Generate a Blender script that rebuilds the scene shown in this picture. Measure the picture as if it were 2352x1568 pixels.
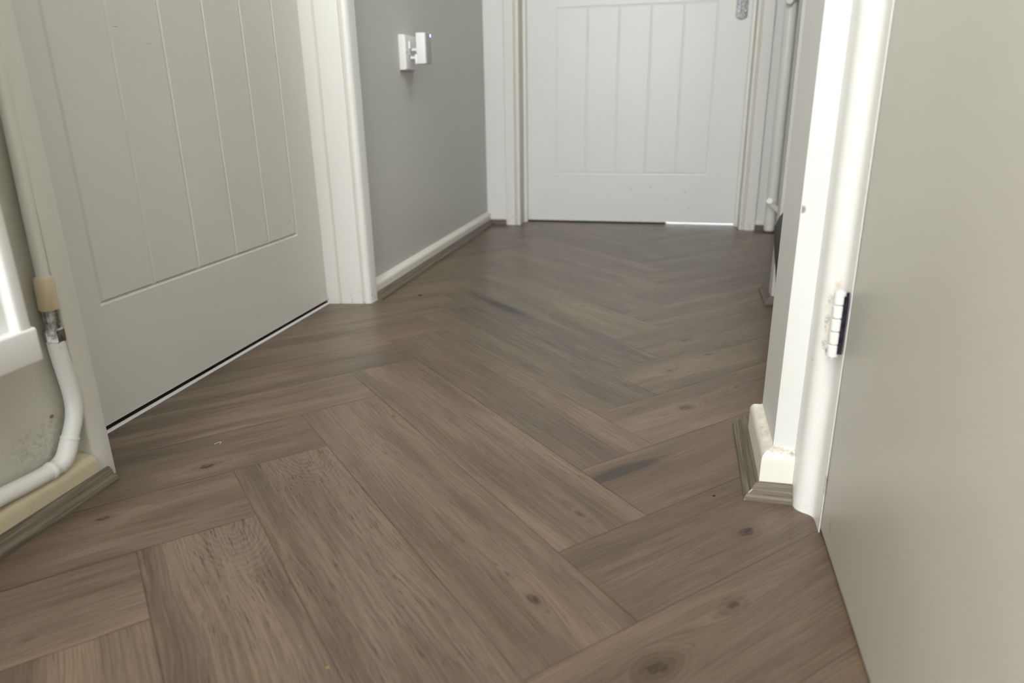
import bpy, bmesh, math, random
from mathutils import Vector, Matrix
random.seed(7)
for o in list(bpy.data.objects): bpy.data.objects.remove(o, do_unlink=True)
S = bpy.context.scene
COL = S.collection

# ------------------------------------------------------------------ camera, world, light, exposure
cam_d = bpy.data.cameras.new('camera'); cam = bpy.data.objects.new('camera', cam_d); COL.objects.link(cam)
R_ = Vector((0.9750, 0.2216, -0.0151)).normalized()
F_ = Vector((-0.2144, 0.9214, -0.3241)).normalized()
U_ = R_.cross(F_).normalized(); R_ = F_.cross(U_).normalized()
M = Matrix((R_, U_, -F_)).transposed().to_4x4(); M.translation = Vector((0, 0, .435))
cam.matrix_world = M
cam_d.sensor_width = 36; cam_d.lens = 1620.44/2352*36; cam_d.clip_start = .01
cam_d.dof.use_dof = True; cam_d.dof.focus_distance = 1.0; cam_d.dof.aperture_fstop = 4.5
S.camera = cam

W = bpy.data.worlds.new('world'); S.world = W; W.use_nodes = True
bg = W.node_tree.nodes['Background']; bg.inputs[0].default_value = (.86, .93, 1.0, 1); bg.inputs[1].default_value = 5.0

def area(name, loc, target, sx, sy, power, col):
    l = bpy.data.lights.new(name, 'AREA'); l.shape = 'RECTANGLE'; l.size = sx; l.size_y = sy
    l.energy = power; l.color = col
    o = bpy.data.objects.new(name, l); COL.objects.link(o); o.location = loc
    o.rotation_euler = (Vector(target)-Vector(loc)).to_track_quat('-Z', 'Y').to_euler()
    return o
area('daylight_front_door', (-.40, -1.70, 1.35), (-.05, 1.2, .45), .85, 1.5, 25, (1.0, .98, .94))
area('overhead_fill', (-.32, -.75, 2.36), (-.15, .2, 0), .45, .45, 22, (1.0, .98, .93))  # unseen overhead lamp, added for broad ambient fill
area('side_fill_stairs', (.75, 1.25, 2.3), (.1, 1.5, .3), .6, .6, 9, (.95, .98, 1))  # side fill added at the stair opening to brighten the left wall and door
area('daylight_far_room', (.1, 3.3, .6), (.1, 2.6, 0), .8, 1.0, 30, (1, 1, 1))

S.view_settings.view_transform = 'Standard'; S.view_settings.look = 'None'
S.view_settings.gamma = 1; S.view_settings.exposure = .45; S.view_settings.use_curve_mapping = False

# ------------------------------------------------------------------ node helpers
class NT:
    def __init__(s, name, rough=.5, spec=.5):
        s.m = bpy.data.materials.new(name); s.m.use_nodes = True; s.t = s.m.node_tree; s.n = s.t.nodes
        s.b = s.n['Principled BSDF']; s.b.inputs['Roughness'].default_value = rough
        s.b.inputs['Specular IOR Level'].default_value = spec
    def node(s, ty, **kw):
        n = s.n.new(ty)
        for k, v in kw.items(): setattr(n, k, v)
        return n
    def put(s, sock, v):
        if v is None: return
        if isinstance(v, bpy.types.NodeSocket): s.t.links.new(v, sock)
        else: sock.default_value = v
    def m_(s, op, a, b=None, c=None):
        n = s.node('ShaderNodeMath', operation=op); s.put(n.inputs[0], a); s.put(n.inputs[1], b); s.put(n.inputs[2], c); return n.outputs[0]
    def add(s, a, b): return s.m_('ADD', a, b)
    def sub(s, a, b): return s.m_('SUBTRACT', a, b)
    def mul(s, a, b): return s.m_('MULTIPLY', a, b)
    def sq(s, a): return s.m_('MULTIPLY', a, a)
    def xyz(s, v):
        n = s.node('ShaderNodeSeparateXYZ'); s.put(n.inputs[0], v); return n.outputs
    def vec(s, x, y, z):
        n = s.node('ShaderNodeCombineXYZ'); s.put(n.inputs[0], x); s.put(n.inputs[1], y); s.put(n.inputs[2], z); return n.outputs[0]
    def noise(s, v, scale=1, detail=3, rough=.55, dist=0):
        n = s.node('ShaderNodeTexNoise'); s.put(n.inputs['Vector'], v); n.inputs['Scale'].default_value = scale
        n.inputs['Detail'].default_value = detail; n.inputs['Roughness'].default_value = rough; n.inputs['Distortion'].default_value = dist
        return n.outputs[0]
    def step(s, v, lo, hi, a=0., b=1.):
        n = s.node('ShaderNodeMapRange', interpolation_type='SMOOTHSTEP'); s.put(n.inputs[0], v)
        n.inputs[1].default_value = lo; n.inputs[2].default_value = hi; n.inputs[3].default_value = a; n.inputs[4].default_value = b
        return n.outputs[0]
    def mix(s, f, a, b):
        n = s.node('ShaderNodeMix', data_type='RGBA'); s.put(n.inputs[0], f)
        s.put(n.inputs[6], a if isinstance(a, bpy.types.NodeSocket) else (*a, 1)); s.put(n.inputs[7], b if isinstance(b, bpy.types.NodeSocket) else (*b, 1))
        return n.outputs[2]
    def scale(s, c, f):
        n = s.node('ShaderNodeVectorMath', operation='SCALE'); s.put(n.inputs[0], c); s.put(n.inputs[3], f); return n.outputs[0]
    def gpos(s): return s.node('ShaderNodeNewGeometry').outputs['Position']
    def opos(s): return s.node('ShaderNodeTexCoord').outputs['Object']
    def attr(s, name): return s.node('ShaderNodeAttribute', attribute_name=name).outputs['Vector']
    def color(s, v): s.put(s.b.inputs['Base Color'], v if isinstance(v, bpy.types.NodeSocket) else (*v, 1))
    def bump(s, h, dist, strength=1):
        n = s.node('ShaderNodeBump'); n.inputs['Strength'].default_value = strength; n.inputs['Distance'].default_value = dist
        s.put(n.inputs['Height'], h); s.t.links.new(n.outputs[0], s.b.inputs['Normal'])
    def blob(s, P, c, r):      # 1 inside an ellipsoid of radii r at world point c, 0 outside
        x, y, z = s.xyz(P)
        d = None
        for v, cc, rr in zip((x, y, z), c, r):
            q = s.sq(s.mul(s.sub(v, cc), 1/rr)); d = q if d is None else s.add(d, q)
        return s.step(d, 0.15, 1.0, 1., 0.)

def srgb(r, g, b):
    f = lambda c: (c/255/12.92) if c/255 <= .04045 else ((c/255+.055)/1.055)**2.4
    return (f(r), f(g), f(b))

def paint(name, col, rough=.4, bump=.0004, bscale=120, dirt=0., spec=.5, blobs=(), wave=0, zdirt=None):
    t = NT(name, rough, spec); P = t.gpos()
    n = t.noise(P, 3.0, 3)
    base = t.mix(n, [c*.97 for c in col], [min(1, c*1.02) for c in col])
    if dirt:
        specks = t.step(t.noise(P, 55, 4, .6), .70, .76)
        base = t.mix(t.mul(specks, dirt), base, srgb(150, 130, 98))
    if zdirt:       # scuffs collecting low on the woodwork
        z = t.xyz(P)[2]
        low = t.step(z, 0., zdirt, 1., 0.)
        sp = t.step(t.noise(P, 90, 5, .65), .52, .68)
        base = t.mix(t.mul(t.mul(low, sp), .5), base, srgb(150, 132, 105))
    for c, r, bc, amt, nsc in blobs:
        k = t.blob(P, c, r)
        if nsc: k = t.mul(k, t.step(t.noise(P, nsc, 6, .7), .38, .78))
        base = t.mix(t.mul(k, amt), base, bc)
    t.color(base)
    if bump or wave:
        h = t.mul(t.noise(P, bscale, 3), bump*1000)
        if wave: h = t.add(h, t.mul(t.noise(P, 5, 1, .4), wave*3))
        t.bump(h, .001)
    return t.m

# ------------------------------------------------------------------ materials
WHITE = (.79, .785, .755)
RUST = srgb(120, 52, 30)
m_gloss = paint('white_gloss_wood_paint', WHITE, .30, .0004, 70, dirt=.35, zdirt=.05)
m_pier = paint('worn_white_wood_paint', (.70, .70, .68), .35, .0005, 60, dirt=.35,
    blobs=[((.1265, .769, .325), (.004, .01, .005), srgb(110, 105, 90), .8, 0), ((.128, .769, .16), (.012, .01, .08), srgb(214, 208, 180), .5, 60)])
m_caulk = paint('yellowed_paint_in_groove', srgb(216, 212, 199), .5, .0003, 200, zdirt=.04)
m_wall = paint('warm_grey_wall_paint', srgb(208, 207, 201), .45, .0006, 45, spec=.4)
m_wall_near = paint('marked_grey_wall_paint', srgb(202, 200, 188), .5, .0008, 60, dirt=.25,
    blobs=[((-.68, .585, .075), (.03, .06, .035), srgb(120, 112, 92), .5, 160), ((-.68, .60, .10), (.02, .004, .003), srgb(140, 80, 40), .9, 0)])
m_wall_white = paint('white_wall_paint', (.78, .78, .76), .45, .0005, 50)
m_ldoor = paint('off_white_door_paint', srgb(216, 215, 208), .38, .00015, 250, wave=.5,
    blobs=[((-.761, .908, .538), (.02, .006, .0006), srgb(90, 85, 70), .6, 0), ((-.761, .97, .52), (.02, .009, .0005), srgb(120, 112, 95), .5, 0),
           ((-.761, 1.3, .21), (.02, .002, .005), srgb(170, 130, 115), .5, 0)])
m_fdoor = paint('white_door_paint', srgb(226, 228, 225), .35, .00012, 250,
    blobs=[((x, 2.62, z), (.004, .02, .003), srgb(205, 165, 125), .75, 0) for x, z in
           [(-.16, .125), (-.09, .13), (.03, .115), (.045, .06), (-.12, .012), (-.03, .09)]])
m_leaf = paint('cream_door_paint', srgb(226, 224, 214), .36, .0003, 30, wave=.8,
    blobs=[((.168, .275, .40), (.02, .012, .005), srgb(160, 152, 135), .35, 0), ((.168, .285, .375), (.02, .02, .005), srgb(160, 152, 135), .3, 0),
           ((.168, .252, .412), (.02, .012, .006), srgb(160, 150, 130), .4, 0), ((.168, .655, .03), (.02, .006, .012), srgb(120, 105, 90), .5, 90),
           ((.168, .6905, .038), (.003, .0034, .045), srgb(112, 66, 40), 1, 60)])
DRK = srgb(74, 36, 30)
m_lining = paint('hinge_side_paint', WHITE, .32, .0005, 60, dirt=.3, zdirt=.03,
    blobs=[((.157, .7265, .222), (.007, .014, .055), srgb(226, 198, 160), .75, 45),
           ((.1553, .7275, .243), (.0026, .006, .0065), DRK, .95, 420), ((.1550, .7275, .2225), (.0030, .006, .0062), DRK, 1, 380),
           ((.1545, .7275, .213), (.0018, .006, .006), srgb(150, 110, 70), .7, 300), ((.1550, .7275, .1955), (.0030, .006, .0070), DRK, .95, 400),
           ((.160, .7245, .261), (.004, .006, .009), srgb(205, 170, 120), .7, 150), ((.1582, .7260, .190), (.0018, .006, .003), srgb(90, 60, 45), .8, 0),
           ((.1670, .6930, .040), (.0012, .0034, .045), srgb(130, 76, 42), 1, 60)])
m_cream = paint('aged_cream_paint', srgb(198, 187, 160), .5, .0006, 80, dirt=.5, zdirt=.04)
m_skirt = paint('white_skirting_paint', srgb(226, 224, 214), .38, .0006, 70, dirt=.2,
    blobs=[((.122, .80, .058), (.012, .12, .01), srgb(178, 150, 112), .9, 60), ((.14, .762, .058), (.03, .012, .01), srgb(112, 88, 66), 1, 110)])
m_pipe = paint('white_painted_pipe', (.82, .82, .79), .28, .0003, 60, dirt=.2)
m_cap = paint('yellowed_plastic', srgb(206, 192, 160), .45, .0002, 60)
m_rad = paint('white_radiator_enamel', (.85, .86, .85), .25, .0001, 60)
m_radback = paint('cream_radiator_back', srgb(196, 188, 168), .45, .0002, 60)
m_plastic = paint('white_plastic', (.83, .83, .83), .3, 0)
m_plas_grey = paint('lilac_grey_plastic', srgb(172, 168, 172), .4, 0)
m_dark = paint('dark_gap', (.02, .02, .02), .6, 0)
m_yellow = paint('yellow_crumb', srgb(150, 128, 48), .7, 0)
m_black = paint('black_grit', (.012, .011, .01), .7, 0)
m_strip = paint('white_threshold', (.86, .87, .88), .3, 0)
m_ceiling = paint('ceiling_paint', (.8, .8, .78), .8, 0)

def metal(name, col, rough, nb=0):
    t = NT(name, rough); t.b.inputs['Metallic'].default_value = 1; P = t.gpos()
    n = t.noise(P, 160, 3)
    t.color(t.mix(t.step(n, .35, .65), [c*.45 for c in col], col))
    if nb: t.bump(n, nb)
    return t.m
m_chrome = metal('chrome', (.75, .76, .78), .14)
m_fit = metal('tarnished_fitting', (.50, .50, .48), .35, .0006)
t = NT('led', .4); t.color((.2, .2, 1)); t.b.inputs['Emission Color'].default_value = (.25, .22, 1, 1); t.b.inputs['Emission Strength'].default_value = 6; m_led = t.m

def carpet():
    t = NT('grey_carpet', .95, .1); P = t.gpos()
    n = t.noise(P, 420, 3, .7); n2 = t.noise(P, 90, 2)
    t.color(t.mix(t.add(t.mul(n, .7), t.mul(n2, .3)), srgb(66, 66, 64), srgb(128, 127, 122))); t.bump(n, .003)
    return t.m
m_carpet = carpet()

def beadwood():
    t = NT('grey_oak_effect_trim', .5, .3); o = t.xyz(t.opos())
    v = t.vec(t.mul(o[0], 14), t.mul(o[1], 620), t.mul(o[2], 620))
    n = t.noise(v, 1, 4, .6); n2 = t.noise(t.vec(t.mul(o[0], 6), t.mul(o[1], 220), t.mul(o[2], 220)), 1, 3)
    c = t.mix(t.step(n, .3, .7), srgb(88, 79, 69), srgb(124, 115, 101))
    c = t.mix(t.step(n2, .55, .75), c, srgb(84, 78, 70))
    t.color(c); t.bump(n, .0003)
    return t.m
m_bead = beadwood()
m_rawcut = paint('pale_raw_mitre', srgb(205, 185, 145), .8, 0)

def floor_mat():
    t = NT('herringbone_oak_laminate', .42, .5)
    u0, v0, rid = t.xyz(t.attr('plank_uv'))            # metres along / across the plank, plank random
    kA = t.xyz(t.attr('knot_a')); kB = t.xyz(t.attr('knot_b')); kr = t.xyz(t.attr('knot_r')); tone, warm, pore = t.xyz(t.attr('tone'))
    ro = t.mul(rid, 37.3)
    # slow sideways wander of the grain
    wob = t.mul(t.sub(t.noise(t.vec(t.add(t.mul(u0, 3.2), ro), t.mul(v0, 9), ro), 1, 2), .5), .030)
    v = t.add(v0, wob); u = u0
    core = None; rings = None
    nk = t.noise(t.vec(t.mul(u0, 150), t.mul(v0, 330), ro), 1, 3)
    cloud0 = t.noise(t.vec(t.mul(u0, 18), t.mul(v0, 30), ro), 1, 2)
    for k, r in ((kA, kr[0]), (kB, kr[1])):
        du = t.sub(u, k[0]); dv = t.sub(v0, k[1])
        e = t.m_('EXPONENT', t.mul(t.add(t.sq(t.mul(du, 16)), t.sq(t.mul(dv, 34))), -1.))
        ct = t.m_('MINIMUM', k[2], 1.0)
        sgn = t.m_('TANH', t.mul(dv, 240))
        v = t.add(v, t.mul(t.mul(t.mul(e, sgn), t.m_('MAXIMUM', k[2], .25)), -.010))
        wv = t.mul(t.sub(t.noise(t.vec(t.mul(u0, 24), t.mul(v0, 44), ro), 1, 4), .5), .0145)
        d = t.m_('SQRT', t.add(t.sq(t.mul(du, .50)), t.sq(dv))); d = t.add(d, wv)
        # core size follows strength: k[2] in 0..1
        s = t.mul(d, t.m_('DIVIDE', 1., t.m_('MAXIMUM', t.mul(k[2], .0085), .0001)))
        c = t.mul(t.mul(t.m_('MINIMUM', t.mul(k[2], 3), 1.0), t.step(s, .35, 1.05, 1., 0.)), t.step(nk, .3, .62, .45, 1.))
        halo = t.mul(t.mul(k[2], .40), t.step(s, .7, 2.2, 1., 0.))
        c = t.m_('MAXIMUM', c, halo)
        core = c if core is None else t.m_('MAXIMUM', core, c)
        env = t.step(t.m_('DIVIDE', d, t.m_('MAXIMUM', r, .0001)), .35, 1., 1., 0.)
        rg = t.mul(env, t.add(t.mul(t.m_('SINE', t.mul(d, 1250)), .5), .5))
        rg = t.mul(rg, t.add(.25, t.mul(cloud0, 1.1)))
        rings = rg if rings is None else t.m_('MAXIMUM', rings, rg)
    # dark mineral streak carried by knot_r.z (centre at knot a)
    du = t.sub(u, kA[0]); dv = t.sub(v0, kA[1])
    nn = t.noise(t.vec(t.mul(u0, 22), t.mul(v0, 110), ro), 1, 3)
    st = t.mul(kr[2], t.m_('EXPONENT', t.mul(t.add(t.sq(t.mul(du, 13)), t.sq(t.mul(dv, 80))), -1.)))
    st = t.mul(st, t.add(t.mul(nn, 2.0), .35))
    band = t.noise(t.vec(t.add(t.mul(u, 2.2), ro), t.mul(v, 26), ro), 1, 3, .5)
    cloud = t.noise(t.vec(t.add(t.mul(u, 6), ro), t.mul(v, 16), t.add(ro, 4)), 1, 3, .6)
    fine = t.noise(t.vec(t.add(t.mul(u, 12), ro), t.mul(v, 420), ro), 1, 5, .7)
    pores = t.noise(t.vec(t.add(t.mul(u, 40), ro), t.mul(v, 820), ro), 1, 2, .5)
    pm = t.mul(t.step(pores, .58, .68), t.step(t.noise(t.vec(t.add(t.mul(u, 5), ro), t.mul(v, 22), t.add(ro, 9)), 1, 2), .34, .58))
    c = t.mix(t.step(band, .30, .70), srgb(116, 99, 86), srgb(156, 134, 115))
    c = t.mix(t.mul(t.step(cloud, .48, .75), .40), c, srgb(104, 96, 88))
    c = t.mix(t.mul(t.step(fine, .44, .62), .50), c, srgb(92, 78, 67))
    c = t.mix(t.mul(t.step(fine, .50, .34), .30), c, srgb(164, 146, 126))
    c = t.mix(t.mul(rings, .55), c, srgb(168, 148, 128))
    c = t.mix(t.mul(pm, t.add(t.mul(pore, .62), .12)), c, srgb(56, 51, 49))
    c = t.mix(t.m_('MINIMUM', core, .92), c, srgb(34, 31, 32))
    c = t.mix(t.m_('MINIMUM', st, .9), c, srgb(38, 38, 40))
    c = t.mix(t.mul(warm, .35), c, srgb(140, 112, 86))
    c = t.scale(c, t.mul(tone, .59))
    # micro bevel at the plank edges
    ev = t.m_('MINIMUM', v0, t.sub(.1207, v0)); eu = t.m_('MINIMUM', u0, t.sub(.6035, u0))
    e = t.step(t.m_('MINIMUM', ev, t.mul(eu, 1.3)), .0002, .0014, 1., 0.)
    c = t.mix(t.mul(e, .52), c, srgb(44, 34, 29))
    t.color(c)
    t.put(t.b.inputs['Roughness'], t.add(t.add(.28, t.mul(fine, .12)), t.mul(pm, .15)))
    h = t.sub(t.sub(t.mul(fine, .25), t.mul(pm, .6)), t.mul(e, 1.5)); t.bump(h, .00018)
    return t.m
m_floor = floor_mat()

# ------------------------------------------------------------------ mesh helpers
def finish(name, bm, mat, parent=None, kind=None, label=None, cat=None, group=None, smooth=False, loc=None, rotz=0):
    me = bpy.data.meshes.new(name); bmesh.ops.recalc_face_normals(bm, faces=bm.faces); bm.to_mesh(me); bm.free()
    for m in (mat if isinstance(mat, (list, tuple)) else [mat]): me.materials.append(m)
    if smooth:
        me.shade_smooth()
        me.set_sharp_from_angle(angle=math.radians(38))
    o = bpy.data.objects.new(name, me); COL.objects.link(o)
    if loc is not None: o.location = loc
    o.rotation_euler[2] = rotz
    if parent: o.parent = parent
    tag(o, label, cat, group, kind)
    return o
def tag(o, label=None, cat=None, group=None, kind=None):
    if label: o['label'] = label
    if cat: o['category'] = cat
    if group: o['group'] = group
    if kind: o['kind'] = kind
def empty(name, loc, label=None, cat=None, group=None, kind=None):
    o = bpy.data.objects.new(name, None); COL.objects.link(o); o.location = loc; o.empty_display_size = .05
    tag(o, label, cat, group, kind); return o
def rel(o, base):      # keep world coordinates for a child whose parent sits at base
    o.location = Vector(o.location) - Vector(base); return o
def box(bm, a, b, bev=0):
    x0, y0, z0 = a; x1, y1, z1 = b
    r = bmesh.ops.create_cube(bm, size=1)
    for v in r['verts']:
        v.co = Vector(((v.co.x+.5)*(x1-x0)+x0, (v.co.y+.5)*(y1-y0)+y0, (v.co.z+.5)*(z1-z0)+z0))
    if bev:
        es = list({e for v in r['verts'] for e in v.link_edges})
        bmesh.ops.bevel(bm, geom=es, offset=bev, segments=3, affect='EDGES', profile=.5)
def prism(bm, poly, z0, z1, top=None, mats=None):     # poly of (x, y), extruded in z; top = other outline at z1
    top = top or poly
    a = [bm.verts.new((x, y, z0)) for x, y in poly]; b = [bm.verts.new((x, y, z1)) for x, y in top]
    n = len(poly); bm.faces.new(a[::-1]); bm.faces.new(b)
    for i in range(n):
        f = bm.faces.new((a[i], a[(i+1) % n], b[(i+1) % n], b[i]))
        if mats and mats[i]: f.material_index = mats[i]
def run(bm, prof, L, cut0=0, cut1=0):  # profile (d, z) extruded along local x from 0..L, mitred: x shifts by cut*d
    n = len(prof)
    a = [bm.verts.new((-cut0*d, -d, z)) for d, z in prof]; b = [bm.verts.new((L+cut1*d, -d, z)) for d, z in prof]
    bm.faces.new(a); bm.faces.new(b[::-1])
    for i in range(n): bm.faces.new((a[i], b[i], b[(i+1) % n], a[(i+1) % n]))
def tube(bm, pts, rad, seg=20, caps=True):
    pts = [Vector(p) for p in pts]; rads = rad if isinstance(rad, (list, tuple)) else [rad]*len(pts)
    prev = None; rings = []
    for i, p in enumerate(pts):
        d = (pts[min(i+1, len(pts)-1)]-pts[max(i-1, 0)]).normalized()
        if prev is None:
            up = Vector((1, 0, 0)) if abs(d.x) < .9 else Vector((0, 0, 1)); n = d.cross(up).normalized()
        else: n = (prev - d*prev.dot(d)).normalized()
        prev = n; b = d.cross(n)
        rings.append([bm.verts.new(p+(n*math.cos(2*math.pi*k/seg)+b*math.sin(2*math.pi*k/seg))*rads[i]) for k in range(seg)])
    for r0, r1 in zip(rings, rings[1:]):
        for k in range(seg): bm.faces.new((r0[k], r0[(k+1) % seg], r1[(k+1) % seg], r1[k]))
    if caps: bm.faces.new(rings[0][::-1]); bm.faces.new(rings[-1])
def spline(P, n=10):
    P = [Vector(p) for p in P]; out = []
    for i in range(len(P)-1):
        p0, p1, p2, p3 = P[max(i-1, 0)], P[i], P[i+1], P[min(i+2, len(P)-1)]
        for k in range(n):
            t = k/n; out.append(.5*((2*p1)+(p2-p0)*t+(2*p0-5*p1+4*p2-p3)*t*t+(3*p1-p0-3*p2+p3)*t**3))
    out.append(P[-1]); return out
def arc(cx, cy, r, a0, a1, n=6): return [(cx+r*math.cos(math.radians(a0+(a1-a0)*i/n)), cy+r*math.sin(math.radians(a0+(a1-a0)*i/n))) for i in range(n+1)]

# ------------------------------------------------------------------ floor (herringbone planks laid as pattern in one floor)
PW = .1207; O0 = (-.522, .5166); PV = (.0853, -.0853); QV = (.0853, .0853)
# knots: (p, q, strength, ring radius, streak)
KN = [(-1.242, .802, .75, .030, 0), (-.524, 6.739, .85, .022, 0), (-1.361, 7.877, .75, .018, 0), (.487, 6.029, .85, .024, 0), (.38, 7.03, .5, .015, 0),
      (-.696, 7.679, .45, .01, 0), (2.662, 4.545, .75, .010, 0), (3.25, 3.718, .80, .020, 0), (3.40, 2.797, 1.25, .030, 0), (1.25, 4.30, .12, .001, 1.0),
      (-4.573, 6.517, .12, .001, 1.0), (1.627, 3.508, .5, .012, 0), (2.37, 2.493, .62, .012, 0), (-3.79, 7.727, .6, .014, 0), (-1.306, 2.928, .25, .001, .7),
      (-.74, -.216, .6, .014, 0), (.75, -.78, .4, .016, .3), (-1.03, 1.72, .03, .075, 0, 'd1'), (-.03, .74, .03, .08, 0, 'd1'), (.095, 3.40, .10, .001, .35)]
TONE = {('d1', 0): (.97, .1, .9), ('d1', 1): (1.0, .15, 1.0), ('d1', 2): (1.03, .35, .7), ('d1', 3): (1.02, .3, .45), ('d1', 4): (.92, .1, .3), ('d1', 5): (.93, 0, .3),
        ('d1', 6): (.93, 0, .2), ('d1', 7): (1.05, .3, .1), ('d2', 1): (1.0, .6, .1), ('d2', 2): (.92, .6, .15), ('d2', 3): (.88, .4, .1), ('d2', 4): (1.04, .6, .1), ('d2', 5): (1.05, .5, .1)}
def build_floor():
    bm = bmesh.new()
    lu = bm.verts.layers.float_vector.new('plank_uv'); la = bm.verts.layers.float_vector.new('knot_a'); lb = bm.verts.layers.float_vector.new('knot_b')
    lr = bm.verts.layers.float_vector.new('knot_r'); lt = bm.verts.layers.float_vector.new('tone')
    rnd = random.Random(11)
    for k in range(-24, 40):
        for m in range(-4, 5):
            for typ in ('d1', 'd2'):
                if typ == 'd1': p0, p1, q0, q1 = -k, -k+5, k+10*m, k+10*m+1
                else: p0, p1, q0, q1 = 5-k, 6-k, k+10*m, k+5+10*m
                cx = O0[0]+PV[0]*(p0+p1)/2+QV[0]*(q0+q1)/2; cy = O0[1]+PV[1]*(p0+p1)/2+QV[1]*(q0+q1)/2
                if not (-1.25 < cx < 1.0 and -2.1 < cy < 3.7): continue
                rid = rnd.random(); key = None
                tone = (rnd.uniform(.88, 1.10), rnd.uniform(0, .45), rnd.uniform(.05, .35))
                if typ == 'd1' and m == 0 and ('d1', k) in TONE: tone = TONE[('d1', k)]
                if typ == 'd2' and m == 0 and ('d2', k) in TONE: tone = TONE[('d2', k)]
                loc = lambda p, q: ((p-p0)*PW, (q-q0)*PW) if typ == 'd1' else ((q-q0)*PW, (p-p0)*PW)
                ks = []
                for kp, kq, s, rr, stk, *own in KN:
                    e = .1 if own else 0
                    if own and own[0] != typ: continue
                    if p0-e <= kp <= p1+e and q0 <= kq <= q1: ks.append((*loc(kp, kq), s, rr, stk))
                if not ks and rnd.random() < .35: ks.append((rnd.uniform(.08, .5), rnd.uniform(.02, .1), rnd.uniform(.3, .6), .012, 0))
                while len(ks) < 2: ks.append((9, 9, 0, 0, 0))
                vs = []
                for p, q in ((p0, q0), (p1, q0), (p1, q1), (p0, q1)):
                    v = bm.verts.new((O0[0]+PV[0]*p+QV[0]*q, O0[1]+PV[1]*p+QV[1]*q, 0))
                    v[lu] = (*loc(p, q), rid); v[la] = ks[0][:3]; v[lb] = ks[1][:3]; v[lr] = (ks[0][3], ks[1][3], ks[0][4]); v[lt] = tone; vs.append(v)
                bm.faces.new(vs)
    # trim the ragged outline to the footprint of the hall
    for co, no in (((-1.05, 0, 0), (-1, 0, 0)), ((.9, 0, 0), (1, 0, 0)), ((0, -1.9, 0), (0, -1, 0)), ((0, 3.4, 0), (0, 1, 0))):
        bmesh.ops.bisect_plane(bm, geom=bm.verts[:]+bm.edges[:]+bm.faces[:], plane_co=co, plane_no=no, clear_outer=True)
    for f in bm.faces:
        if f.normal.z < 0: f.normal_flip()
    me = bpy.data.meshes.new('floor'); bm.to_mesh(me); bm.free(); me.materials.append(m_floor)
    o = bpy.data.objects.new('floor', me); COL.objects.link(o); o['kind'] = 'structure'
build_floor()

# ------------------------------------------------------------------ walls and ceiling
ST = dict(kind='structure')
WX = -.678
def wall(name, boxes, mat):
    bm = bmesh.new()
    for a, b in boxes: box(bm, a, b)
    return finish(name, bm, mat, **ST)
wall('wall_left', [((-.86, 1.4715, 0), (WX, 2.62, 2.4)), ((-.86, .66, 2.02), (WX, 1.4715, 2.4))], m_wall)
wall('wall_left_near', [((-.86, -1.9, 0), (WX-.004, .640, 2.4))], m_wall_near)
wall('wall_left_light_block', [((-.90, .60, 0), (-.861, 1.50, 2.4))], m_dark)  # unseen black panel added to stop outside light leaking under the left door
wall('wall_far', [((WX, 2.55, 0), (-.575, 2.62, 2.4)), ((.24, 2.55, 0), (.75, 2.62, 2.4)), ((-.575, 2.55, 2.04), (.24, 2.62, 2.4))], m_wall_white)
wall('wall_right', [((.125, .770, 0), (.24, .888, 2.4))], m_wall_white)
wall('wall_right_far', [((.2175, 1.590, 0), (.34, 1.634, 2.4)), ((.342, 1.634, 0), (.42, 2.55, 2.4))], m_wall)
wall('wall_right_near', [((.215, -1.9, 0), (.30, .764, 2.4))], m_wall)
wall('wall_stair_side', [((.24, .80, 0), (1.3, .888, 2.4)), ((.34, 1.60, 0), (1.3, 1.68, 2.4)), ((1.3, .80, 0), (1.38, 1.68, 2.4))], m_wall)
wall('ceiling', [((-.86, -1.9, 2.4), (1.38, 2.62, 2.46))], m_ceiling)
wall('wall_near', [((-.86, -1.98, 2.1), (.30, -1.9, 2.4)), ((.05, -1.98, 0), (.30, -1.9, 2.1))], m_wall_white)

wall('trim_pier_front', [((.1258, .7688, .05), (.152, .7702, 2.0))], m_pier)
# worn paint ridge along the pier's corner
bm = bmesh.new(); tube(bm, [(.1262, .7712, z/40) for z in range(3, 60)], [.0008+.0005*random.random() for _ in range(57)], 8)
finish('trim_corner', bm, m_wall, smooth=True, **ST)

# ------------------------------------------------------------------ skirtings
def skirt(T, H): return [(0, 0), (T, 0), (T, H-.014)] + [(T-.010+.010*math.cos(a), H-.014+.011*math.sin(a)) for a in [math.radians(x) for x in range(15, 91, 15)]] + [(0, H)]
def put_run(name, mat, prof, start, L, ang, c0=0, c1=0, **kw):
    bm = bmesh.new(); run(bm, prof, L, c0, c1)
    return finish(name, bm, mat, loc=(start[0], start[1], 0), rotz=math.radians(ang), smooth=True, **kw)
# run(): the wall is on local +y, the profile grows to local -y
put_run('baseboard_left', m_skirt, skirt(.014, .043), (WX, 1.4725), 2.55-1.4725, 90, **ST)
put_run('baseboard_left_near', m_cream, skirt(.021, .043), (WX-.004, -1.9), 1.9+.6262, 90, **ST)
put_run('baseboard_far_left', m_skirt, skirt(.013, .038), (WX+.014, 2.55), .0605, 0, **ST)
put_run('baseboard_far_right', m_skirt, skirt(.013, .038), (.2695, 2.55), .072, 0, **ST)
RS = skirt(.013, .058)
put_run('baseboard_right', m_skirt, RS, (.125, .888), .118, -90, 1, 1, **ST)
put_run('baseboard_right_front', m_skirt, RS, (.125, .770), .0228, 0, 1, 0, **ST)
put_run('baseboard_right_back', m_skirt, RS, (.238, .888), .113, 180, 0, 1, **ST)

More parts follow.
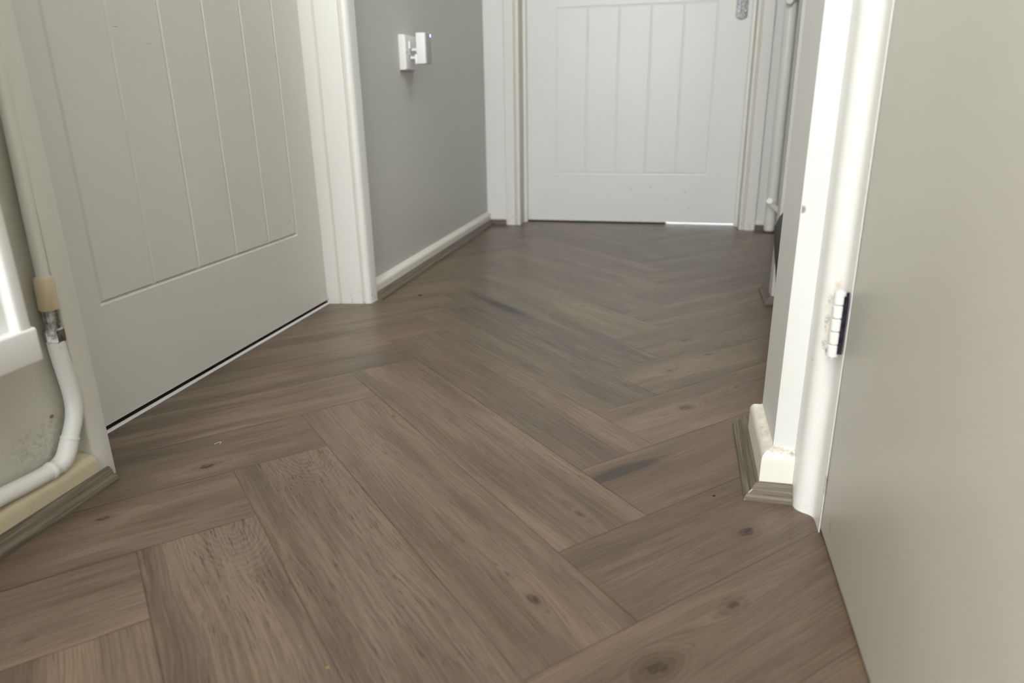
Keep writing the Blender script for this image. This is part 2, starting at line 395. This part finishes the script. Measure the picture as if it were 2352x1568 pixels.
# ------------------------------------------------------------------ wood-effect beading along the skirtings
def bead(Wd=.016, H=.0175):
    P = [(0, 0), (1, 0), (1, .16), (.93, .30), (.80, .42), (.64, .50), (.60, .46), (.55, .50), (.50, .66), (.40, .80), (.28, .90), (.22, 1), (0, 1)]
    return [(d*Wd, z*H) for d, z in P]
put_run('trim_left_near', m_bead, bead(.0135), (WX-.004+.021, -1.9), 1.9+.639, 90, **ST)
put_run('trim_left', m_bead, bead(.0155), (WX+.014, 1.4705), 2.537-1.4705, 90, 0, -1, **ST)
put_run('trim_far_left', m_bead, bead(.0155), (WX+.014, 2.537), .062, 0, -1, 0, **ST)
put_run('trim_far_right', m_bead, bead(.0155), (.2695, 2.537), .072, 0, **ST)
put_run('trim_right', m_bead, bead(.0165), (.112, .9376), .9376-.757, -90, 0, 1, **ST)
put_run('trim_right_front', m_bead, bead(.0165), (.112, .757), .0355, 0, 1, 0, **ST)
put_run('trim_right_far', m_bead, bead(.012), (.2155, 1.712), .122, -90, 0, 1, **ST)
put_run('trim_right_far_front', m_bead, bead(.012), (.2155, 1.590), .10, 0, 1, 0, **ST)
bm = bmesh.new(); tube(bm, [(.1125, .7566, .0176), (.106, .7505, .0112), (.1015, .746, .0088), (.0958, .7405, .0008)], [.0006, .0008, .0007, .0006], 6)
finish('trim_mitre_filler', bm, m_rawcut, **ST)

# ------------------------------------------------------------------ door linings (plan outlines extruded upwards)
bm = bmesh.new()
FJ = [(-.86, 1.440), (-.80, 1.437), (-.7635, 1.437), (-.7630, 1.4240), (-.7580, 1.4228), (-.7352, 1.4266), (-.7340, 1.4292), (-.7310, 1.4302), (-.7292, 1.4280),
      (-.6826, 1.4361), (-.6815, 1.4395), (-.6798, 1.4400), (-.6784, 1.4380), (-.6755, 1.4366), (-.6715, 1.4368), (-.6670, 1.4385), (-.6638, 1.4415), (-.6622, 1.4455), (-.6608, 1.4715), (-.70, 1.4715), (-.86, 1.4715)]
mm = [0]*len(FJ)
for i in (6, 7, 5, 10, 11, 9): mm[i] = 0
for i in (6, 7, 10, 11): mm[i] = 1
prism(bm, FJ, 0, 2.02, mats=mm)
finish('trim_left_jamb', bm, [m_gloss, m_caulk], smooth=True, **ST)
bm = bmesh.new()
NJ = [(-.86, .640), (-.682, .640), (-.682, .6265), (-.6680, .6265), (-.6660, .6272), (-.6648, .6290), (-.6646, .6400), (-.6646, .6520), (-.6655, .6540), (-.668, .6548), (-.690, .6560), (-.7635, .6560), (-.7635, .672), (-.86, .672)]
prism(bm, NJ, 0, 2.02)
finish('trim_left_jamb_near', bm, m_ldoor, smooth=True, **ST)
bm = bmesh.new(); box(bm, (-.86, .642, 1.995), (-.665, 1.4715, 2.03)); finish('trim_left_head', bm, m_gloss, **ST)

AR = [(-.602, 2.549), (-.602, 2.528), (-.6005, 2.5255), (-.5985, 2.525), (-.5685, 2.525), (-.5670, 2.5265), (-.5660, 2.5330), (-.5625, 2.5345), (-.5612, 2.5335), (-.5600, 2.5310), (-.5575, 2.5296), (-.5535, 2.5296), (-.5510, 2.5310), (-.5500, 2.5340), (-.5490, 2.60), (-.5410, 2.601), (-.5385, 2.603), (-.5385, 2.617), (-.5480, 2.618), (-.5480, 2.665), (-.575, 2.665), (-.575, 2.549)]
for nm, fx in (('trim_far_architrave_left', lambda x: x), ('trim_far_architrave_right', lambda x: -.333-x)):
    bm = bmesh.new(); mm = [0]*len(AR); mm[5] = mm[6] = mm[7] = 1; mm[13] = 1
    prism(bm, [(fx(x), y) for x, y in AR], 0, 2.02, mats=mm); finish(nm, bm, [m_gloss, m_caulk], smooth=True, **ST)
bm = bmesh.new(); box(bm, (-.602, 2.527, 1.99), (.269, 2.66, 2.06)); finish('trim_far_head', bm, m_gloss, **ST)

bm = bmesh.new()
RL = lambda t: [(.150, .790), (.1487, .770), (.1480, .764), (.1478, .740), (.1490, .7345), (.1520, .7300), (.1565, .7268), (.1610, .7245), (.1645, .7215), (.1664, .7178), (.1668, .7120), (.1668, .691+t), (.1676, .691+t), (.1680, .7015+t*.3), (.214, .706), (.214, .790)]
prism(bm, RL(0), 0, .6, top=RL(.011)); prism(bm, RL(.011), .6, 2.02)
finish('trim_right_jamb', bm, m_lining, smooth=True, **ST)

# ------------------------------------------------------------------ doors
def groove_door(name, start, ang, mat, z0, hw, dep):
    w, h, th = .761, 1.981, .04
    gx = [.114+.1067*i for i in range(6)]; panels = [(.178-z0, .727-z0), (.86-z0, 1.86-z0)]
    xs = sorted([0, w]+[g+d for g in gx for d in (-hw, -hw*.25, hw*.25, hw)])
    zs = sorted([0, h]+[z+d for p in panels for z in p for d in (-hw, -hw*.25, hw*.25, hw)])
    def depth(x, z):
        b = 0
        for a, c in panels:
            if a-hw*.5 <= z <= c+hw*.5:
                for g in gx:
                    if abs(x-g) < hw*.5: b = dep
            if gx[0]-hw*.5 <= x <= gx[-1]+hw*.5:
                for zz in (a, c):
                    if abs(z-zz) < hw*.5: b = dep
        return b
    bm = bmesh.new(); V = {}
    for i, x in enumerate(xs):
        for j, z in enumerate(zs): V[i, j] = bm.verts.new((x, depth(x, z), z))
    for i in range(len(xs)-1):
        for j in range(len(zs)-1): bm.faces.new((V[i, j], V[i+1, j], V[i+1, j+1], V[i, j+1]))
    B = [bm.verts.new(c) for c in ((0, th, 0), (w, th, 0), (w, th, h), (0, th, h))]
    bm.faces.new(B[::-1])
    nx, nz = len(xs)-1, len(zs)-1
    bm.faces.new([V[i, 0] for i in range(nx, -1, -1)]+[B[0], B[1]]); bm.faces.new([V[i, nz] for i in range(nx+1)]+[B[2], B[3]])
    bm.faces.new([V[0, j] for j in range(nz+1)]+[B[3], B[0]]); bm.faces.new([V[nx, j] for j in range(nz, -1, -1)]+[B[1], B[2]])
    return finish(name, bm, mat, loc=(start[0], start[1], z0), rotz=math.radians(ang), **ST)
d1 = groove_door('door_1', (-.7625, .674), 90, m_ldoor, .0090, .0034, .0034)
d2 = groove_door('door_2', (-.5475, 2.62), 0, m_fdoor, .0055, .0042, .0010)

# lever handle of the far door: backplate foot just enters the frame
hl = empty('door_handle', (0, 0, 0)); hl.parent = d2; hl.location = (0, 0, 0)
dl = (-.5475, 2.62, .0055)
def child(name, bm, mat, parent, base, **kw):
    for v in bm.verts: v.co -= Vector(base)
    return finish(name, bm, mat, parent=parent, **kw)
bm = bmesh.new(); R = .0185
pl = [(R*math.cos(a), -R*.55+R*.55*math.sin(a)) for a in [math.radians(180+x) for x in range(0, 181, 12)]]
pts = [(x+.1745, z+.692) for x, z in pl]+[(.193, .86), (.156, .86)]
a = [bm.verts.new((x, 2.613, z)) for x, z in pts]; b = [bm.verts.new((x, 2.62, z)) for x, z in pts]
bm.faces.new(a); bm.faces.new(b[::-1])
for i in range(len(pts)): bm.faces.new((a[i], b[i], b[(i+1) % len(pts)], a[(i+1) % len(pts)]))
bmesh.ops.bevel(bm, geom=[e for e in bm.edges if all(abs(v.co.y-2.613) < 1e-5 for v in e.verts)], offset=.002, segments=3, affect='EDGES')
bpy.data.objects.remove(hl, do_unlink=True)
hp = child('handle_backplate', bm, m_chrome, d2, dl, smooth=True, label='chrome handle backplate')
for x in (.164, .185):
    bm = bmesh.new(); tube(bm, [(x, 2.6135, .696), (x, 2.6115, .696)], [.0028, .0020], 12)
    child('screw', bm, m_fit, hp, dl)
bm = bmesh.new(); tube(bm, spline([(.1745, 2.613, .80), (.1745, 2.585, .80), (.165, 2.572, .80), (.07, 2.570, .798)], 8), .0085, 16)
child('lever', bm, m_chrome, hp, dl, smooth=True)

# near door on the right
bm = bmesh.new(); box(bm, (.168, -.058, .005), (.208, .699, 1.985), .0012)
d3 = finish('door_3', bm, m_leaf, smooth=True, **ST)
hc = (.1578, .7005); zt, zb = .2585, .1925
bm = bmesh.new(); n = 5; L = (zt-zb)/n
for i in range(n):
    z0 = zb+i*L+.0004; z1 = z0+L-.0008
    tube(bm, [(hc[0], hc[1], z0), (hc[0], hc[1], z0+.0008), (hc[0], hc[1], z1-.0008), (hc[0], hc[1], z1)], [.0044, .0053, .0053, .0044], 24)
tube(bm, [(hc[0], hc[1], zb-.0018), (hc[0], hc[1], zt+.0015)], .0030, 16)
hg = finish('hinge', bm, m_gloss, parent=d3, smooth=True, label='white painted hinge knuckle with a dark shaded gap at its edge')
bm = bmesh.new(); box(bm, (.1605, .6960, zb+.004), (.1652, .6985, zt-.004), .0004); box(bm, (.1600, .7035, zb+.002), (.1668, .7060, zt-.002), .0004)
m_hinge_gap = metal('dark_hinge_gap', (.06, .05, .07), .4)  # dark colour stands in for the shade in the hinge gap
finish('hinge_gap_shade', bm, m_hinge_gap, parent=hg, label='dark plate standing in for the shaded gap beside the hinge')

# left threshold bar, then the pieces added in the far door's gap
bm = bmesh.new(); box(bm, (-.7650, .672, 0), (-.7575, 1.424, .0022), .0006)
finish('trim_threshold_left', bm, m_strip, **ST)
bm = bmesh.new(); box(bm, (-.03, 2.621, 0), (.2155, 2.68, .0012), .0004)  # white strip added under the right half to catch the far-room light
finish('trim_far_gap_strip', bm, m_strip, **ST)
bm = bmesh.new(); box(bm, (-.5475, 2.630, 0), (-.0305, 2.655, .0053)); finish('trim_gap_light_block', bm, m_dark, **ST)  # hidden dark block added to keep far-room light out of the left half

# ------------------------------------------------------------------ socket with plug-in unit
so = empty('wall_socket', (WX, 1.748, .508), 'white single switched wall socket on the grey wall between the doors', 'socket')
B = so.location.copy()
bm = bmesh.new(); box(bm, (WX, 1.748, .508), (-.6630, 1.834, .588), .0008); box(bm, (-.6635, 1.7495, .5095), (-.6610, 1.8325, .5865), .0010)
sp = child('faceplate', bm, m_plastic, so, B, smooth=True)
for y, z, w, h in ((1.7745, .5385, .0045, .0075), (1.7965, .5385, .0045, .0075), (1.7855, .553, .004, .009), (1.756, .548, .003, .003)):
    bm = bmesh.new(); box(bm, (-.6612, y-w/2, z-h/2), (-.6606, y+w/2, z+h/2)); child('slot', bm, m_dark, sp, B)
bm = bmesh.new(); prism(bm, [(-.6612, 1.772), (-.6575, 1.772), (-.6560, 1.7835), (-.6612, 1.7835)], .558, .574); child('rocker_switch', bm, m_plastic, so, B)
bm = bmesh.new(); box(bm, (-.679, 1.7485, .586), (-.663, 1.80, .5885), .001)
child('back_box', bm, m_plastic, so, B)
pu = empty('plug_in_unit', (-.64, 1.766, .522), 'white plug-in adapter with a small blue light pushed into the wall socket', 'adapter')
B = pu.location.copy()
bm = bmesh.new(); box(bm, (-.6400, 1.766, .5215), (-.6165, 1.806, .5925), .0022); box(bm, (-.6450, 1.766, .5215), (-.6385, 1.806, .5440), .0018)
child('body', bm, m_plastic, pu, B, smooth=True)
bm = bmesh.new(); box(bm, (-.6172, 1.7672, .5225), (-.6135, 1.8045, .5915), .0015)
fp = child('front_panel', bm, m_plas_grey, pu, B, smooth=True, label='lilac grey front panel')
bm = bmesh.new(); box(bm, (-.6138, 1.797, .5835), (-.6130, 1.8008, .590), .0003); child('indicator_light', bm, m_led, fp, B, label='glowing blue indicator light')
bm = bmesh.new()
for y, z in ((1.7785, .5370), (1.7925, .5370), (1.7855, .556)): box(bm, (-.6609, y-.002, z-.003), (-.6395, y+.002, z+.003))
child('pins', bm, m_plastic, pu, B)

# ------------------------------------------------------------------ radiator pipe on the near left wall
pp = empty('heating_pipe', (-.667, .615, .05), 'white painted heating pipe bending down beside the left door and along the skirting', 'pipe')
B = pp.location.copy(); X = -.667
low = [(X, -1.85, .055), (X, -.6, .0545), (X, .2, .0535), (X, .40, .0535), (X, .506, .0520), (X, .545, .0490), (X, .568, .0482)]
up = [(X, .568, .0482), (X, .583, .0495), (X, .592, .0560), (X, .599, .0665), (X, .605, .0760), (X, .613, .090), (X, .6175, .105), (X, .6185, .122), (X, .6170, .146), (X, .6150, .168), (X, .6140, .188)]
bm = bmesh.new(); tube(bm, low[:4]+spline(low[4:], 6)+spline(up, 6)[1:], .0092, 24)
child('lower_pipe', bm, m_pipe, pp, B, smooth=True)
for p, q in (((X, .566, .0482), (X, .5735, .0484)), ((X, .6015, .0700), (X, .6042, .0745))):
    bm = bmesh.new(); tube(bm, [p, Vector(p).lerp(Vector(q), .3), Vector(p).lerp(Vector(q), .7), q], [.0094, .0104, .0104, .0094], 24)
    child('solder_ring', bm, m_pipe, pp, B, smooth=True)
bm = bmesh.new(); tube(bm, spline([(X, .579, .0486), (X, .586, .0508), (X, .5925, .0560), (X, .5985, .0650), (X, .6015, .0700)], 6), .0101, 24)
child('elbow', bm, m_pipe, pp, B, smooth=True)
bm = bmesh.new(); tube(bm, [(X, .6145, .186), (X, .6145, .188), (X, .6145, .201), (X, .6145, .203)], [.0092, .0108, .0108, .0092], 6)
child('compression_nut', bm, m_fit, pp, B, label='tarnished metal nut')
bm = bmesh.new(); tube(bm, [(X, .6148, .202), (X, .6148, .2045), (X, .6150, .2075), (X, .6150, .210), (X, .6150, .212), (X, .6155, .2245)], [.0084, .0084, .0076, .0084, .0080, .0080], 20)
child('valve_body', bm, m_fit, pp, B, smooth=True, label='tarnished metal valve body')
bm = bmesh.new(); tube(bm, [(X, .6155, .2235), (X, .6155, .2245), (X, .6172, .2565), (X, .6173, .2600), (X, .6173, .2612)], [.0092, .0101, .0100, .0088, .0050], 24)
child('valve_cap', bm, m_cap, pp, B, smooth=True, label='cream plastic valve cap')
bm = bmesh.new(); tube(bm, [(X, .6173, .2605), (X, .6185, .33), (X, .6215, .42), (X, .624, .60), (X, .626, 2.3)], .0068, 20)
child('riser_pipe', bm, m_ldoor, pp, B, smooth=True)

# ------------------------------------------------------------------ radiator at the far left edge
ra = empty('radiator', (-.60, .1, .19), 'white panel radiator on the near left wall at the left edge', 'radiator'); B = ra.location.copy()
bm = bmesh.new()
box(bm, (-.600, -.50, .215), (-.590, .505, .745), .001)
fr = child('front_panel', bm, m_rad, ra, B, smooth=True)
bm = bmesh.new()
y = .4985
prof = []
box(bm, (-.602, .4975, .225), (-.5795, .5135, .745), .004)
child('side_rim', bm, m_rad, ra, B, smooth=True)
for i in range(24):
    yy = .455-.04*i
    bm = bmesh.new(); box(bm, (-.592, yy-.008, .245), (-.5835, yy+.008, .72), .004); child('channel', bm, m_rad, ra, B, smooth=True)
bm = bmesh.new(); box(bm, (-.604, -.505, .2065), (-.578, .5165, .2405), .003); child('bottom_rail', bm, m_rad, ra, B, smooth=True)
bm = bmesh.new(); box(bm, (-.650, -.53, .190), (-.636, .562, .76), .005); child('back_panel', bm, m_radback, ra, B, smooth=True, label='cream back panel')
bm = bmesh.new()
for yy in (-.3, .3): pass
bm.free()
for yy in (-.3, .3):
    bm = bmesh.new(); box(bm, (-.683, yy-.015, .3), (-.595, yy+.015, .33), .001); child('bracket', bm, m_radback, ra, B)

# ------------------------------------------------------------------ carpeted stairs between the right-hand piers
stp = empty('staircase', (.222, 1.25, 0), 'carpeted staircase rising to the right, its grey bottom step showing past the pier', 'stairs'); B = stp.location.copy()
for k in range(4):
    dx, dz = .235*k, .2*k
    pr = [(.2285, 0), (.2225, .045), (.2178, .083), (.2132, .111), (.2105, .130), (.2085, .150), (.2082, .168), (.2110, .184), (.2165, .196), (.2240, .206), (.2400, .212), (.49, .212), (.49, 0)]
    pr = [(x+dx, z+dz if z > 0 or k else 0) for x, z in pr]
    if k: pr[0] = (pr[0][0], dz+.005); pr[-1] = (pr[-1][0], dz+.005)
    bm = bmesh.new(); a = [bm.verts.new((x, .893, z)) for x, z in pr]; b = [bm.verts.new((x, 1.575, z)) for x, z in pr]
    bm.faces.new(a); bm.faces.new(b[::-1])
    for i in range(len(pr)): bm.faces.new((a[i], b[i], b[(i+1) % len(pr)], a[(i+1) % len(pr)]))
    child('carpeted_step', bm, m_carpet, stp, B, smooth=True)

# ------------------------------------------------------------------ slim white post with brackets in the far right corner
po = empty('upright_post', (.312, 2.505, 0), 'slim white upright post with angled brackets in the far right corner', 'post'); B = po.location.copy()
bm = bmesh.new(); tube(bm, [(.312, 2.5, .001), (.312, 2.5, .006), (.312, 2.5, .02), (.310, 2.5, .7), (.310, 2.5, 1.6)], [.010, .0165, .0175, .0185, .0185], 24)
child('pole', bm, m_gloss, po, B, smooth=True)
for z, s in ((.105, 1), (.70, -1)):
    bm = bmesh.new()
    tube(bm, [(.300, 2.470, z), (.340, 2.455, z-.034*s)], .0085, 4)
    child('bracket', bm, m_gloss, po, B)
    bm = bmesh.new(); tube(bm, [(.303, 2.480, z-.002), (.300, 2.462, z+.004)], .010, 12); child('bracket_collar', bm, m_gloss, po, B)

# ------------------------------------------------------------------ crumbs and grit lying on the floor
def grit(name, loc, r, mat, label, cat, sq=(1, 1, .6), group=None):
    bm = bmesh.new(); bmesh.ops.create_icosphere(bm, subdivisions=2, radius=r)
    for v in bm.verts:
        v.co = Vector((v.co.x*sq[0], v.co.y*sq[1], v.co.z*sq[2]))*(1+.25*math.sin(v.co.x*4000+v.co.y*2500)); v.co.z += r*sq[2]*.75
    return finish(name, bm, mat, loc=(*loc, 0), smooth=True, label=label, cat=cat, group=group)
grit('crumb', (-.2876, .4279), .0010, m_yellow, 'tiny yellow crumb on the dark plank, the farther and smaller of two', 'crumb', (.7, 1.3, .4))
grit('crumb', (-.2540, .4113), .0014, m_yellow, 'tiny yellow crumb at the very front of the floor, the nearer and larger of two', 'crumb', (1.2, .8, .4))
grit('grit', (.0629, .7431), .0016, m_black, 'small black speck on the floor just in front of the right-hand pier beading', 'grit', (1, 1, .4))
grit('grit', (-.577, 1.5269), .0040, m_black, 'dark speck on the floor beside the socket wall beading', 'grit', (1.2, .8, .2))
bm = bmesh.new(); tube(bm, [(-.585+.0035*math.cos(a), .747+.006*math.sin(a), .0008+.0005*math.sin(2*a)) for a in [i*.45 for i in range(9)]], .0004, 6)
finish('fibre', bm, m_rawcut, label='pale curled fibre on the floor in front of the left door', cat='fibre', smooth=True)
